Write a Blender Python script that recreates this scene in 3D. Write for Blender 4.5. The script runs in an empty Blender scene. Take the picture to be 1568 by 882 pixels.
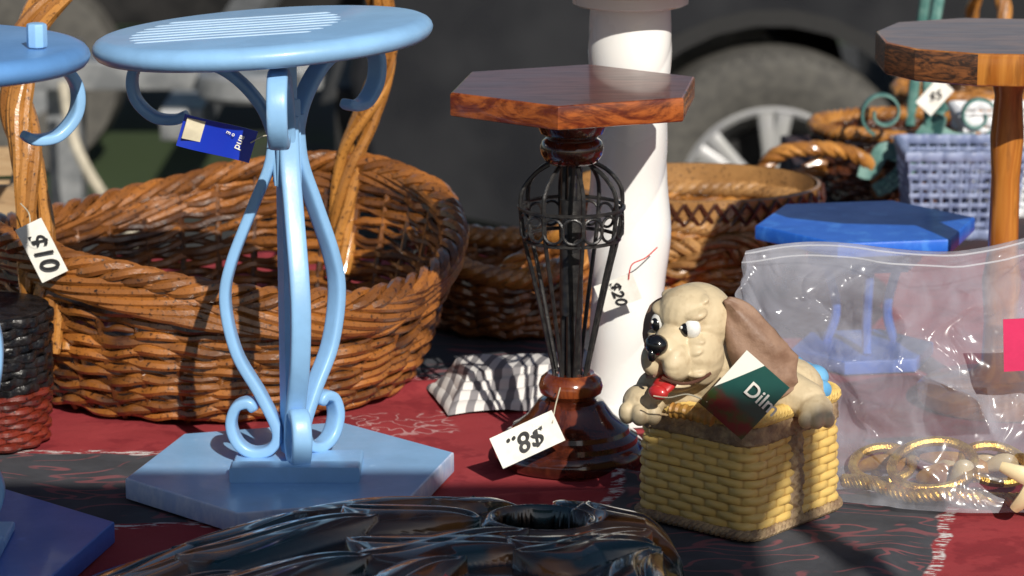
import bpy, math, random
import numpy as np
from mathutils import Vector, Matrix, noise as mn
random.seed(7); rng=np.random.RandomState(7)
scene=bpy.context.scene
R=math.radians
AZ,EL=18,33
# ------------------------------------------------------------------ world / sun / camera
w=bpy.data.worlds.new("World"); scene.world=w; w.use_nodes=True
nt=w.node_tree; bg=nt.nodes['Background']; sky=nt.nodes.new('ShaderNodeTexSky'); sky.sky_type='NISHITA'
sky.sun_disc=False; sky.sun_elevation=R(EL); sky.sun_rotation=R(180-AZ)
nt.links.new(sky.outputs[0],bg.inputs[0]); bg.inputs[1].default_value=0.06
sd=bpy.data.lights.new("sun","SUN"); sd.energy=5; sd.angle=R(0.5); sd.color=(1,.94,.84)
so=bpy.data.objects.new("sun",sd); scene.collection.objects.link(so)
saz=R(AZ); sel=R(EL)
trav=Vector((-math.sin(saz)*math.cos(sel),math.cos(saz)*math.cos(sel),-math.sin(sel)))
so.rotation_euler=trav.to_track_quat('-Z','Y').to_euler(); so.location=(2,-4,4)
cam=bpy.data.cameras.new("camera"); co=bpy.data.objects.new("camera",cam); scene.collection.objects.link(co)
co.location=(0,-2.7,.78); co.rotation_euler=(R(77),0,0); cam.lens=108.6; cam.sensor_width=36; cam.clip_end=2000; cam.clip_start=.05
cam.dof.use_dof=True; cam.dof.focus_distance=2.60; cam.dof.aperture_fstop=9.5
scene.camera=co
scene.view_settings.view_transform='Standard'; scene.view_settings.look='None'; scene.view_settings.exposure=0
GZ=-.90
# ------------------------------------------------------------------ node helper
class NT:
    def __init__(s,name):
        s.m=bpy.data.materials.new(name); s.m.use_nodes=True; s.t=s.m.node_tree; s.n=s.t.nodes; s.l=s.t.links
        s.p=s.n['Principled BSDF']; s.out=s.n['Material Output']; s.tc=s.n.new('ShaderNodeTexCoord')
    def set(s,sock,v):
        if isinstance(v,bpy.types.NodeSocket): s.l.new(v,sock)
        elif v is not None:
            if isinstance(v,tuple) and len(v)==3 and sock.type=='RGBA': v=v+(1,)
            sock.default_value=v
    def math(s,op,a,b=None,c=None,clamp=False):
        n=s.n.new('ShaderNodeMath'); n.operation=op; n.use_clamp=clamp
        s.set(n.inputs[0],a); s.set(n.inputs[1],b)
        if c is not None: s.set(n.inputs[2],c)
        return n.outputs[0]
    def map(s,scale=(1,1,1),loc=(0,0,0),rot=(0,0,0),src='Object'):
        n=s.n.new('ShaderNodeMapping'); v=s.tc.outputs[src] if isinstance(src,str) else src
        s.l.new(v,n.inputs[0]); n.inputs[1].default_value=loc; n.inputs[2].default_value=rot; n.inputs[3].default_value=scale
        return n.outputs[0]
    def noise(s,scale,detail=3,rough=.55,vec=None,dist=0):
        n=s.n.new('ShaderNodeTexNoise'); s.l.new(vec if vec is not None else s.tc.outputs['Object'],n.inputs['Vector'])
        n.inputs['Scale'].default_value=scale; n.inputs['Detail'].default_value=min(detail,4); n.inputs['Roughness'].default_value=rough; n.inputs['Distortion'].default_value=dist
        return n.outputs['Fac']
    def noisec(s,scale,detail=3):
        n=s.n.new('ShaderNodeTexNoise'); s.l.new(s.tc.outputs['Object'],n.inputs['Vector']); n.inputs['Scale'].default_value=scale; n.inputs['Detail'].default_value=detail
        return n.outputs['Color']
    def wave(s,scale,dist,vec=None,dscale=1,dirn='X',detail=2):
        n=s.n.new('ShaderNodeTexWave'); n.bands_direction=dirn
        s.l.new(vec if vec is not None else s.tc.outputs['Object'],n.inputs['Vector']); n.inputs['Scale'].default_value=scale
        n.inputs['Distortion'].default_value=dist; n.inputs['Detail'].default_value=detail; n.inputs['Detail Scale'].default_value=dscale
        return n.outputs['Fac']
    def mix(s,f,a,b,mode='MIX'):
        n=s.n.new('ShaderNodeMix'); n.data_type='RGBA'; n.blend_type=mode
        s.set(n.inputs[0],f); s.set(n.inputs[6],a); s.set(n.inputs[7],b); return n.outputs[2]
    def attr(s,name='var'):
        n=s.n.new('ShaderNodeAttribute'); n.attribute_name=name; return n.outputs['Fac']
    def sm(s,v,a,b):
        n=s.n.new('ShaderNodeMapRange'); n.interpolation_type='SMOOTHSTEP'; s.set(n.inputs[0],v)
        n.inputs[1].default_value=a; n.inputs[2].default_value=b; n.inputs[3].default_value=0; n.inputs[4].default_value=1; return n.outputs[0]
    def bump(s,h,strength=.3,dist=.001):
        n=s.n.new('ShaderNodeBump'); n.inputs['Strength'].default_value=strength; n.inputs['Distance'].default_value=dist
        s.l.new(h,n.inputs['Height']); s.l.new(n.outputs[0],s.p.inputs['Normal']); return n
    def fin(s,base,rough=.5,metal=0,coat=0,spec=.5,croughness=.08):
        s.set(s.p.inputs['Base Color'],base); s.set(s.p.inputs['Roughness'],rough); s.set(s.p.inputs['Metallic'],metal)
        s.p.inputs['Coat Weight'].default_value=coat; s.p.inputs['Coat Roughness'].default_value=croughness
        s.p.inputs['Specular IOR Level'].default_value=spec
        return s.m
def simple(name,c1,c2=None,rough=.5,ns=40,metal=0,coat=0,bump=.15,bs=None,bd=.001,spec=.5):
    t=NT(name); c2=c2 or tuple(x*.75 for x in c1)
    f=t.sm(t.noise(ns,3,.6),.35,.65); col=t.mix(f,c1,c2)
    if bump: t.bump(t.noise(bs or ns*4,3),bump,bd)
    return t.fin(col,t.math('MULTIPLY_ADD',f,.14,rough-.07),metal,coat,spec)
def wicker_mat(name,dark,light,rough=.3,coat=.6):
    t=NT(name); v=t.attr('var')
    n=t.noise(30,3,.6); n2=t.noise(260,2,.6)
    f=t.math('ADD',t.math('MULTIPLY',v,.75),t.math('MULTIPLY_ADD',n,.8,-.30),clamp=True)
    col=t.mix(f,dark,light)
    col=t.mix(t.sm(n2,.54,.74),col,tuple(x*.35 for x in dark))
    t.bump(n2,.45,.0009)
    return t.fin(col,t.math('MULTIPLY_ADD',n2,.3,rough-.13),0,coat,.5,.14)

# ------------------------------------------------------------------ mesh helper
class MB:
    def __init__(s): s.v=[];s.f=[];s.mi=[];s.var=[];s.n=0
    def add(s,v,f,mat=0,var=0.5):
        v=np.asarray(v,float); s.v.append(v); o=s.n
        for q in f: s.f.append(tuple(i+o for i in q)); s.mi.append(mat)
        s.var.append(np.full(len(v),var) if np.isscalar(var) else np.asarray(var)); s.n+=len(v)
    def obj(s,name,mats,parent=None,smooth=True,angle=38,loc=None,rot=None,scale=None):
        me=bpy.data.meshes.new(name); me.from_pydata(np.concatenate(s.v).tolist(),[],s.f); 
        for m in mats: me.materials.append(m)
        me.polygons.foreach_set('material_index',s.mi)
        a=me.attributes.new('var','FLOAT','POINT'); a.data.foreach_set('value',np.concatenate(s.var).astype(np.float32))
        if smooth:
            me.polygons.foreach_set('use_smooth',[True]*len(me.polygons)); me.update()
            me.set_sharp_from_angle(angle=R(angle))
        me.update(); o=bpy.data.objects.new(name,me); scene.collection.objects.link(o)
        if parent: o.parent=parent
        if loc: o.location=loc
        if rot: o.rotation_euler=rot
        if scale: o.scale=scale
        return o
def empty(name,loc=(0,0,0),rot=(0,0,0)):
    e=bpy.data.objects.new(name,None); e.empty_display_size=.05; scene.collection.objects.link(e); e.location=loc; e.rotation_euler=rot; return e
def cr(pts,n=8,closed=False):
    P=np.array(pts,float); k=len(P); out=[]
    rngi=range(k) if closed else range(k-1)
    for i in rngi:
        if closed: a,b,c,d=P[(i-1)%k],P[i],P[(i+1)%k],P[(i+2)%k]
        else: a,b,c,d=P[max(i-1,0)],P[i],P[i+1],P[min(i+2,k-1)]
        for j in range(n):
            t=j/n; out.append(.5*((2*b)+(-a+c)*t+(2*a-5*b+4*c-d)*t*t+(-a+3*b-3*c+d)*t**3))
    if not closed: out.append(P[-1])
    return np.array(out)
def sect_circle(n=8,a=1,b=1):
    t=np.linspace(0,2*np.pi,n,endpoint=False); return np.stack([a*np.cos(t),b*np.sin(t)],1)
def sect_rect(a,b,p=.35,n=16):
    t=np.linspace(0,2*np.pi,n,endpoint=False)+np.pi/n; c,s_=np.cos(t),np.sin(t)
    return np.stack([a*np.sign(c)*abs(c)**p,b*np.sign(s_)*abs(s_)**p],1)
def sweep(mb,pts,sec,up=None,closed=False,scale=None,mat=0,var=.5,cap=True):
    P=np.asarray(pts,float); n=len(P)
    T=(np.roll(P,-1,0)-np.roll(P,1,0)) if closed else np.gradient(P,axis=0)
    T/=np.linalg.norm(T,axis=1)[:,None]+1e-12
    if up is not None:
        U=np.tile(np.array(up,float),(n,1)); N=U-(U*T).sum(1)[:,None]*T; N/=np.linalg.norm(N,axis=1)[:,None]+1e-12
    else:
        N=np.zeros((n,3)); a=np.array([0,0,1.]) if abs(T[0][2])<.8 else np.array([1.,0,0])
        v=a-a.dot(T[0])*T[0]; N[0]=v/np.linalg.norm(v)
        for i in range(1,n):
            v=N[i-1]-N[i-1].dot(T[i])*T[i]; N[i]=v/(np.linalg.norm(v)+1e-12)
    B=np.cross(T,N); sec=np.asarray(sec); m=len(sec)
    sc=np.ones(n) if scale is None else (np.full(n,scale) if np.isscalar(scale) else np.asarray(scale))
    V=P[:,None,:]+sc[:,None,None]*(sec[None,:,0,None]*N[:,None,:]+sec[None,:,1,None]*B[:,None,:])
    F=[]
    for i in range(n if closed else n-1):
        a=i*m; b=((i+1)%n)*m
        for j in range(m):
            k=(j+1)%m; F.append((a+j,b+j,b+k,a+k)[::-1])
    if cap and not closed: F.append(tuple(range(m))); F.append(tuple(range((n-1)*m,n*m))[::-1])
    mb.add(V.reshape(-1,3),F,mat,var)
def tube(mb,pts,r,seg=7,closed=False,mat=0,var=.5,up=None):
    sweep(mb,pts,sect_circle(seg),up,closed,r,mat,var)
def lathe(mb,prof,seg=48,c=(0,0,0),mat=0,var=.5,fn=None,cap=True):
    t=np.linspace(0,2*np.pi,seg,endpoint=False); V=[];F=[]
    for r,z in prof:
        rr=np.full(seg,r) if fn is None else r*fn(t,z)
        V.append(np.stack([c[0]+rr*np.cos(t),c[1]+rr*np.sin(t),np.full(seg,c[2]+z)],1))
    for i in range(len(prof)-1):
        for j in range(seg):
            k=(j+1)%seg; F.append((i*seg+j,i*seg+k,(i+1)*seg+k,(i+1)*seg+j))
    if cap: F.append(tuple(range(seg))[::-1]); F.append(tuple(range((len(prof)-1)*seg,len(prof)*seg)))
    mb.add(np.concatenate(V),F,mat,var)
def slab(mb,poly,z0,z1,bev=.002,matside=0,mattop=0,wob=0):
    P=np.array(poly,float); c=P.mean(0); n=len(P); Rm=np.linalg.norm(P-c,axis=1).mean(); k=1-bev/Rm; k2=1-bev*.3/Rm
    lay=[(k,z0),(k2,z0+bev*.3),(1,z0+bev),(1,z1-bev),(k2,z1-bev*.3),(k,z1)]
    V=[];F=[]
    for s_,z in lay:
        q=c+(P-c)*s_; V.append(np.column_stack([q,np.full(n,z)]))
    for i in range(5):
        for j in range(n):
            q=(j+1)%n; F.append((i*n+j,i*n+q,(i+1)*n+q,(i+1)*n+j))
    mb.add(np.concatenate(V),F,matside)
    mb.add(V[0],[tuple(range(n))[::-1]],matside); mb.add(V[5],[tuple(range(n))],mattop)
def box(mb,x0,x1,y0,y1,z0,z1,mat=0,bev=.002):
    slab(mb,[(x0,y0),(x1,y0),(x1,y1),(x0,y1)],z0,z1,bev,mat,mat)
def ngon(n,r,a0=0): return [(r*math.cos(R(a0)+2*math.pi*i/n),r*math.sin(R(a0)+2*math.pi*i/n)) for i in range(n)]
def ell(mb,c,r,rot=(0,0,0),mat=0,var=.5,nu=20,nv=12):
    M=np.array(Matrix.Rotation(rot[2],3,'Z')@Matrix.Rotation(rot[1],3,'Y')@Matrix.Rotation(rot[0],3,'X'))
    V=[(0,0,-1)]
    for i in range(1,nv):
        a=-math.pi/2+math.pi*i/nv
        for j in range(nu):
            b=2*math.pi*j/nu; V.append((math.cos(a)*math.cos(b),math.cos(a)*math.sin(b),math.sin(a)))
    V.append((0,0,1)); V=np.array(V)*np.array(r); V=V@M.T+np.array(c); F=[]
    for j in range(nu): F.append((0,1+(j+1)%nu,1+j)); 
    for i in range(nv-2):
        for j in range(nu):
            k=(j+1)%nu; a=1+i*nu; b=a+nu; F.append((a+j,a+k,b+k,b+j))
    l=len(V)-1; a=1+(nv-2)*nu
    for j in range(nu): F.append((a+j,a+(j+1)%nu,l))
    mb.add(V,F,mat,var)
def text(s,name,size,mat,parent,loc,rot,ext=.0002):
    c=bpy.data.curves.new(name,'FONT'); c.body=s; c.size=size; c.extrude=ext; c.align_x='CENTER'; c.align_y='CENTER'; c.materials.append(mat); c.offset=size*.012
    o=bpy.data.objects.new(name,c); scene.collection.objects.link(o); o.parent=parent; o.location=loc; o.rotation_euler=rot; return o
def sheet(mb,w_,h_,nx=8,ny=8,fn=None,mat=0,thick=.0008):
    V=[];F=[]
    for s_ in (0,1):
        for j in range(ny+1):
            for i in range(nx+1):
                x=(i/nx-.5)*w_; z=(j/ny-.5)*h_; y=(fn(x,z) if fn else 0)+s_*thick; V.append((x,y,z))
    o=(nx+1)*(ny+1)
    for j in range(ny):
        for i in range(nx):
            a=j*(nx+1)+i; q=(a,a+1,a+nx+2,a+nx+1); F.append(q); F.append(tuple(x+o for x in q[::-1]))
    for i in range(nx):
        F.append((i,i+o,i+1+o,i+1)); a=ny*(nx+1)+i; F.append((a,a+1,a+1+o,a+o))
    for j in range(ny):
        a=j*(nx+1); F.append((a,a+nx+1,a+nx+1+o,a+o)); a+=nx; F.append((a,a+o,a+nx+1+o,a+nx+1))
    mb.add(V,F,mat)

# ------------------------------------------------------------------ materials
def paint(name,c,worn=None,amt=.62,rough=.38,edge=.05):
    t=NT(name); n=t.noise(18,4,.6); col=t.mix(t.sm(n,.3,.7),c,tuple(x*.84 for x in c))
    st=t.noise(45,4,.65,t.map((1,1,.6)))
    if worn: col=t.mix(t.sm(st,amt-edge,amt+edge),col,worn)
    t.bump(st,.4,.0012)
    return t.fin(col,t.math('MULTIPLY_ADD',n,.25,rough-.12),0,.15)
M_lblue=paint('light_blue_paint',(.27,.51,.82),(.38,.60,.86),.70)
M_lblue_e=paint('light_blue_worn',(.40,.53,.80),(.62,.68,.84),.50,edge=.16)
M_slot_hl=paint('slot_highlight_paint',(.50,.68,.88),None)  # near-white blue, painted highlights of the slots in the round top
M_mblue=paint('mid_blue_paint',(.05,.15,.55),(.08,.19,.6),.66)
M_mblue2=paint('mid_blue_top',(.12,.30,.64),(.20,.40,.7),.70)
M_cobalt=paint('cobalt_paint',(.02,.14,.66),(.05,.22,.74),.60,edge=.1)
M_wk=wicker_mat('brown_wicker',(.034,.011,.005),(.40,.145,.030))
M_wk_h=wicker_mat('handle_wicker',(.16,.055,.012),(.56,.25,.055))
M_wkd=wicker_mat('dark_wicker',(.02,.007,.005),(.12,.035,.012))
M_wkl=wicker_mat('tan_wicker',(.16,.07,.02),(.50,.27,.10))
M_cream=simple('white_tag_paper',(.80,.79,.74),(.72,.70,.64),.7,60,bump=.1)
M_black=simple('black_ink',(.01,.01,.012),None,.6,60,bump=0)
M_iron=simple('wrought_iron',(.018,.018,.020),(.035,.033,.032),.38,120,bump=.4,metal=.3)
M_str=simple('string',(.6,.55,.42),None,.9,90)
M_red=simple('red_string',(.6,.03,.03),None,.8,90)
def wood(name,a,b,scale=60,rough=.28,coat=.6,stretch=(1,1,.15),dist=3):
    t=NT(name); v=t.map(stretch); f=t.noise(scale,4,.65,v,dist); g=t.noise(scale*4,3,.6,v)
    col=t.mix(t.sm(f,.35,.65),a,b); col=t.mix(t.math('MULTIPLY',t.sm(g,.5,.7),.5),col,tuple(x*.4 for x in a))
    t.bump(g,.12,.0006); return t.fin(col,t.math('MULTIPLY_ADD',g,.2,rough-.08),0,coat)
M_mahtop=wood('mahogany_top',(.085,.019,.013),(.13,.031,.019),25,.36,.35,(.25,1,1),1)
M_mahside=wood('mahogany_side',(.10,.016,.006),(.36,.095,.020),40,.28,.6,(.5,.5,1.4),2)
M_mah=wood('turned_mahogany',(.035,.008,.005),(.12,.025,.010),30,.15,1,(1,1,.4),1)
M_mahl=wood('turned_mahogany_light',(.12,.022,.007),(.28,.07,.018),30,.15,1,(1,1,.4),1)
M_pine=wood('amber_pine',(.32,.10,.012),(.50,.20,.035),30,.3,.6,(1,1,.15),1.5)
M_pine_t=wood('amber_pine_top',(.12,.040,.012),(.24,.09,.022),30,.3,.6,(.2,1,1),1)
M_bark=wood('bark_edge',(.02,.008,.004),(.20,.07,.02),70,.5,.2,(.4,.4,1.6),3)

# ------------------------------------------------------------------ ground
t=NT('ground_asphalt'); n1=t.noise(.6,4); n2=t.noise(160,2,.7)
c=t.mix(t.sm(n1,.50,.60),t.mix(n2,(.018,.018,.020),(.05,.05,.048)),t.mix(n2,(.010,.025,.006),(.045,.075,.015)))
t.bump(n2,.6,.01); M_gr=t.fin(c,.9)
mb=MB(); mb.add([(-300,-300,GZ),(300,-300,GZ),(300,600,GZ),(-300,600,GZ)],[(0,1,2,3)]); mb.obj('ground',[M_gr],smooth=False)

# ------------------------------------------------------------------ tablecloth on table
def boxmask(t,vx,vy,x0,x1,y0,y1,soft=.004):
    a=t.math('MULTIPLY',t.sm(vx,x0-soft,x0+soft),t.math('SUBTRACT',1.,t.sm(vx,x1-soft,x1+soft)))
    b=t.math('MULTIPLY',t.sm(vy,y0-soft,y0+soft),t.math('SUBTRACT',1.,t.sm(vy,y1-soft,y1+soft)))
    return t.math('MULTIPLY',a,b)
t=NT('batik_cloth')
def coords(t,rot,dist,ds=14):
    sep=t.n.new('ShaderNodeSeparateXYZ'); t.l.new(t.map(rot=(0,0,rot)),sep.inputs[0])
    nn=t.n.new('ShaderNodeSeparateXYZ'); t.l.new(t.noisec(ds,3),nn.inputs[0])
    return t.math('ADD',sep.outputs[0],t.math('MULTIPLY_ADD',nn.outputs[0],dist,-dist/2)),t.math('ADD',sep.outputs[1],t.math('MULTIPLY_ADD',nn.outputs[1],dist,-dist/2))
vx,vy=coords(t,0,.05)
vx2,vy2=coords(t,R(14),.04)
P=[(vx,vy,-.56,-.27,-.20,.015),(vx,vy,-.12,.10,.30,.50),(vx2,vy2,.12,.40,-.40,-.030),(vx,vy,-.12,.02,-.5,-.3)]
mask=None; outer=None
for (a,b,x0,x1,y0,y1) in P:
    m=boxmask(t,a,b,x0,x1,y0,y1,.002); o=boxmask(t,a,b,x0-.012,x1+.012,y0-.012,y1+.012,.002)
    mask=m if mask is None else t.math('MAXIMUM',mask,m); outer=o if outer is None else t.math('MAXIMUM',outer,o)
edge=t.math('SUBTRACT',outer,mask,clamp=True)
streak=t.sm(t.noise(45,4,.7,t.map((1,4,1),rot=(0,0,.5))),.50,.56)
edge=t.math('MULTIPLY',edge,streak)
nb=t.noise(9,4,.6); red=t.mix(nb,(.25,.024,.032),(.38,.060,.065))
n14=t.noise(14,4,.65)
red=t.mix(t.math('MULTIPLY',t.sm(n14,.53,.60),.5),red,(.18,.018,.026))
grey=t.mix(n14,(.026,.028,.034),(.11,.113,.128))
cn=t.noise(9,1,.5,t.map((1,2.0,1),rot=(0,0,-.5)),1.2); l1=t.math('SUBTRACT',1.,t.sm(t.math('ABSOLUTE',t.math('SUBTRACT',cn,.5)),.014,.030))
l1=t.math('MULTIPLY',l1,t.sm(nb,.44,.50))
grey=t.mix(t.math('MULTIPLY',l1,.6),grey,(.32,.10,.11))
sv,sy=coords(t,R(-12),.012,60)
seal=boxmask(t,sv,sy,-.15,-.03,.09,.17,.004)
wv=t.noise(55,1,.4); l2=t.math('SUBTRACT',1.,t.sm(t.math('ABSOLUTE',t.math('SUBTRACT',wv,.5)),.012,.03))
red=t.mix(t.math('MULTIPLY',t.math('MULTIPLY',l2,seal),.6),red,(.6,.42,.42))
col=t.mix(mask,red,grey); col=t.mix(edge,col,(.62,.59,.58))
t.bump(t.math('ADD',t.noise(700,2,.7),t.math('MULTIPLY',t.noise(30,4),5.)),.3,.0016)
M_cloth=t.fin(col,.88,0,0,.15)
def cloth_z(x,y):
    z=.0016*mn.noise(Vector((x*7,y*9,0)))+.0012*mn.noise(Vector((x*22,y*16,3)))
    a=x*.8+y*.55; f=mn.noise(Vector((a*11,(y-x)*2.2,7))); z+=.009*max(0,abs(f)-.20)
    z+=.008*math.exp(-((x-.30-.4*(y+.30))/.02)**2)*math.exp(-((y+.33)/.09)**2)
    z+=.010*math.exp(-((y-.27-.3*x)/.018)**2)*math.exp(-((x+.03)/.10)**2)
    z+=.008*math.exp(-((y+.075+.35*(x-.12))/.010)**2)*math.exp(-((x-.09)/.05)**2)
    z+=.007*math.exp(-((y+.11-.25*(x-.10))/.009)**2)*math.exp(-((x-.03)/.08)**2)
    return z-.002
X0,X1,Y0,Y1=-1.05,1.35,-.75,.87; nx,ny=460,340; V=[];F=[]
for j in range(ny+1):
    for i in range(nx+1):
        x=X0+(X1-X0)*i/nx; y=Y0+(Y1-Y0)*j/ny; V.append((x,y,cloth_z(x,y)))
for j in range(ny):
    for i in range(nx):
        a=j*(nx+1)+i; F.append((a,a+1,a+nx+2,a+nx+1))
mb=MB(); mb.add(V,F)
def skirt(mb,P0,P1,zf,n=200):
    V=[];F=[]; d=Vector(P1)-Vector(P0); nrm=Vector((d.y,-d.x,0)).normalized()
    for k in range(7):
        for i in range(n+1):
            q=Vector(P0)+d*(i/n); r=.018*k/6*math.sin(i*.35)+.01*k/6; V.append((q.x+nrm.x*r,q.y+nrm.y*r,zf(q.x,q.y)-.06*k))
    for k in range(6):
        for i in range(n):
            a=k*(n+1)+i; F.append((a,a+n+1,a+n+2,a+1))
    mb.add(V,F)
for a,b in (((X0,Y0,0),(X1,Y0,0)),((X1,Y0,0),(X1,Y1,0)),((X1,Y1,0),(X0,Y1,0)),((X0,Y1,0),(X0,Y0,0))): skirt(mb,a,b,cloth_z)
mb.obj('tablecloth',[M_cloth],angle=180)
def table(name,x0,x1,y0,y1,mat):
    tb=empty(name); mb=MB(); box(mb,x0+.02,x1-.02,y0+.02,y1-.02,-.045,-.014)
    for x in (x0+.15,x1-.15):
        for y in (y0+.12,y1-.12): box(mb,x-.025,x+.025,y-.025,y+.025,GZ,-.046)
    mb.obj('top_and_legs',[mat],tb); return tb
table('trestle_table',X0,X1,Y0,Y1,M_pine)
a0,a1,b0,b1=.385,1.30,.93,1.66
t2=table('side_table',a0,a1,b0,b1,M_pine)
zf=lambda x,y:-.002+.001*mn.noise(Vector((x*9,y*9,0)))
mb=MB(); n=60; mb.add([(a0+(a1-a0)*i/n,b0+(b1-b0)*j/n,zf(a0+(a1-a0)*i/n,b0+(b1-b0)*j/n)) for j in range(n+1) for i in range(n+1)],[(j*(n+1)+i,j*(n+1)+i+1,(j+1)*(n+1)+i+1,(j+1)*(n+1)+i) for j in range(n) for i in range(n)])
for a,b in (((a0,b0,0),(a1,b0,0)),((a1,b0,0),(a1,b1,0)),((a1,b1,0),(a0,b1,0)),((a0,b1,0),(a0,b0,0))): skirt(mb,a,b,zf,100)
mb.obj('dark_cloth',[simple('dark_cloth',(.02,.02,.026),(.05,.02,.025),.9,20)],t2,angle=180)

# ------------------------------------------------------------------ unseen canopy, added to cast shade on the table front
ZC=1.2; fy=math.cos(saz)/math.tan(sel)*ZC; fx=math.sin(saz)/math.tan(sel)*ZC
CN=empty('added_shade_canopy'); M_can=simple('shade_canvas',(.30,.33,.34),(.26,.29,.30),.85,6); cx0,cx1,cy0,cy1=-2.1,.208+fx,-4.3,-.084-fy
mb=MB(); nn_=24; V=[]
for j in range(nn_+1):
    for i in range(nn_+1):
        u,v=i/nn_,j/nn_; d=min(u,1-u,v,1-v)*2; V.append((cx0+(cx1-cx0)*u,cy0+(cy1-cy0)*v,ZC+.55*d))
mb.add(V,[(j*(nn_+1)+i,j*(nn_+1)+i+1,(j+1)*(nn_+1)+i+1,(j+1)*(nn_+1)+i) for j in range(nn_) for i in range(nn_)])
mb.obj('shade_roof',[M_can],CN,angle=180)
mb=MB()
for x,y in ((cx0,cy0),(cx1,cy0),(cx0,cy1),(cx1,cy1)): tube(mb,[(x,y,GZ),(x,y,ZC)],.016,10)
mb.obj('shade_poles',[simple('shade_canopy_pole',(.5,.5,.5),None,.4,10,metal=.6)],CN)

# ------------------------------------------------------------------ blue scroll plant stands
def blue_stand(name,loc,rot,base_a0,m_body,m_edge,m_top,m_base,disc_off,disc_tilt,slats=True,legs=(46,175,284),arms=(57,172,271),zs=1.0):
    e=empty(name,loc,rot)
    mb=MB(); slab(mb,ngon(6,.147,base_a0),0,.019,.0018,0,1); mb.obj('hexagonal_base',[m_edge,m_base],e,angle=25)
    mb=MB(); box(mb,-.050,.062,-.056,-.036,.019,.033,0,.002); box(mb,-.050,.062,-.033,.020,.019,.027,0,.002); mb.obj('foot_block',[m_body],e,angle=25)
    leg=[(.010,.330),(.014,.290),(.030,.250),(.050,.200),(.056,.165),(.047,.120),(.026,.082),(.012,.050),(.018,.034),(.034,.030),(.047,.038),(.053,.055),(.048,.071),(.037,.075),(.032,.068)]
    arm=[(.006,.270),(.010,.305),(.022,.338),(.050,.366),(.090,.380),(.118,.380),(.133,.364),(.132,.342),(.116,.326),(.097,.324),(.087,.329)]
    mb=MB()
    for q,th,angs in ((leg,.0048,legs),(arm,.0044,arms)):
        for ad in angs:
            a=R(ad); d=Vector((math.cos(a),math.sin(a),0)); s_=(-d.y,d.x,0)
            pts=cr([(d.x*r,d.y*r,z*zs) for r,z in q],8)
            n=len(pts); sc=np.ones(n); sc[-5:]=[.97,.94,.88,.8,.65]
            sweep(mb,pts,sect_rect(.0086,th,.45,16),s_,scale=sc)
    mb.obj('scroll_legs',[m_body],e,angle=50)
    mb=MB(); slab(mb,ngon(4,.0105,70),.030,.388*zs,.002); slab(mb,ngon(4,.0135,70),.270*zs,.345*zs,.002); mb.obj('centre_post',[m_body],e,angle=25)
    mb=MB(); th=R(disc_tilt)
    prof=[(.132,.0),(.1375,.0008),(.1415,.003),(.144,.0065),(.145,.010),(.144,.0135),(.1415,.0165),(.137,.0188),(.132,.0195)]
    lathe(mb,prof,96,cap=True)
    o=mb.obj('round_top',[m_top],e,angle=50); o.location=(disc_off,0,.387*zs); o.rotation_euler=(R(-1),-th,0)
    if slats:
        mb=MB()
        for i in range(8):  # raised pale strips stand in for slots catching the light
            y=-.060+i*.0180; L=.088*math.sqrt(1-((y)/.11)**2); c0=-.028+.012*i/7
            sweep(mb,[(c0-L,y,0),(c0-L*.95,y,0),(c0-L*.3,y+.001,0),(c0+L*.3,y,0),(c0+L*.95,y,0),(c0+L,y,0)],sect_circle(8,.0009,.0020),(0,0,1),scale=[.3,1,1,1,1,.3])
        p=mb.obj('slats',[M_slot_hl],e); p.location=(disc_off,0,.387*zs); p.rotation_euler=(R(-1),-th,0)
        for v in p.data.vertices: v.co.z+=.0195
    return e
A=blue_stand('plant_stand',(-.193,-.094,0),(0,0,0),16,M_lblue,M_lblue_e,M_lblue,M_lblue,-.018,3.8)
B=blue_stand('plant_stand',(-.468,-.305,0),(0,0,0),18,M_lblue,M_mblue,M_mblue2,M_mblue,-.008,-1,False,(5,125,245),(28,148,268),1.045)
mb=MB(); slab(mb,[(x+.100,y-.02) for x,y in ngon(8,.008)],.423,.442,.002); mb.obj('peg',[M_lblue],B,angle=25)
t=NT('label_blue'); M_lab=t.fin(t.mix(t.noise(20),(.004,.025,.38),(.008,.04,.48)),.35,0,.3)
e=empty('paper_label',(-.248,-.140,.318),(0,R(17),R(8)))
mb=MB(); sheet(mb,.064,.028,12,6,lambda x,z:.006*math.sin(x*60),0); mb.obj('label_card',[M_lab],e)
mb=MB(); sheet(mb,.017,.018,3,3); mb.obj('price_sticker',[simple('cream_sticker',(.75,.68,.5))],e,loc=(-.0215,-.0075,.003),rot=(0,0,.35))
text('and','label_text',.009,M_cream,e,(.020,.0045,.001),(R(90),R(100),R(10))); text('o\nE','label_text_small',.005,M_cream,e,(.010,.0,.007),(R(90),R(100),0))
mb=MB(); tube(mb,cr([(.028,-.0,.004),(.04,.010,.012),(.052,.022,.006)],6),.0006); mb.obj('label_string',[M_str],e)

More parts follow.
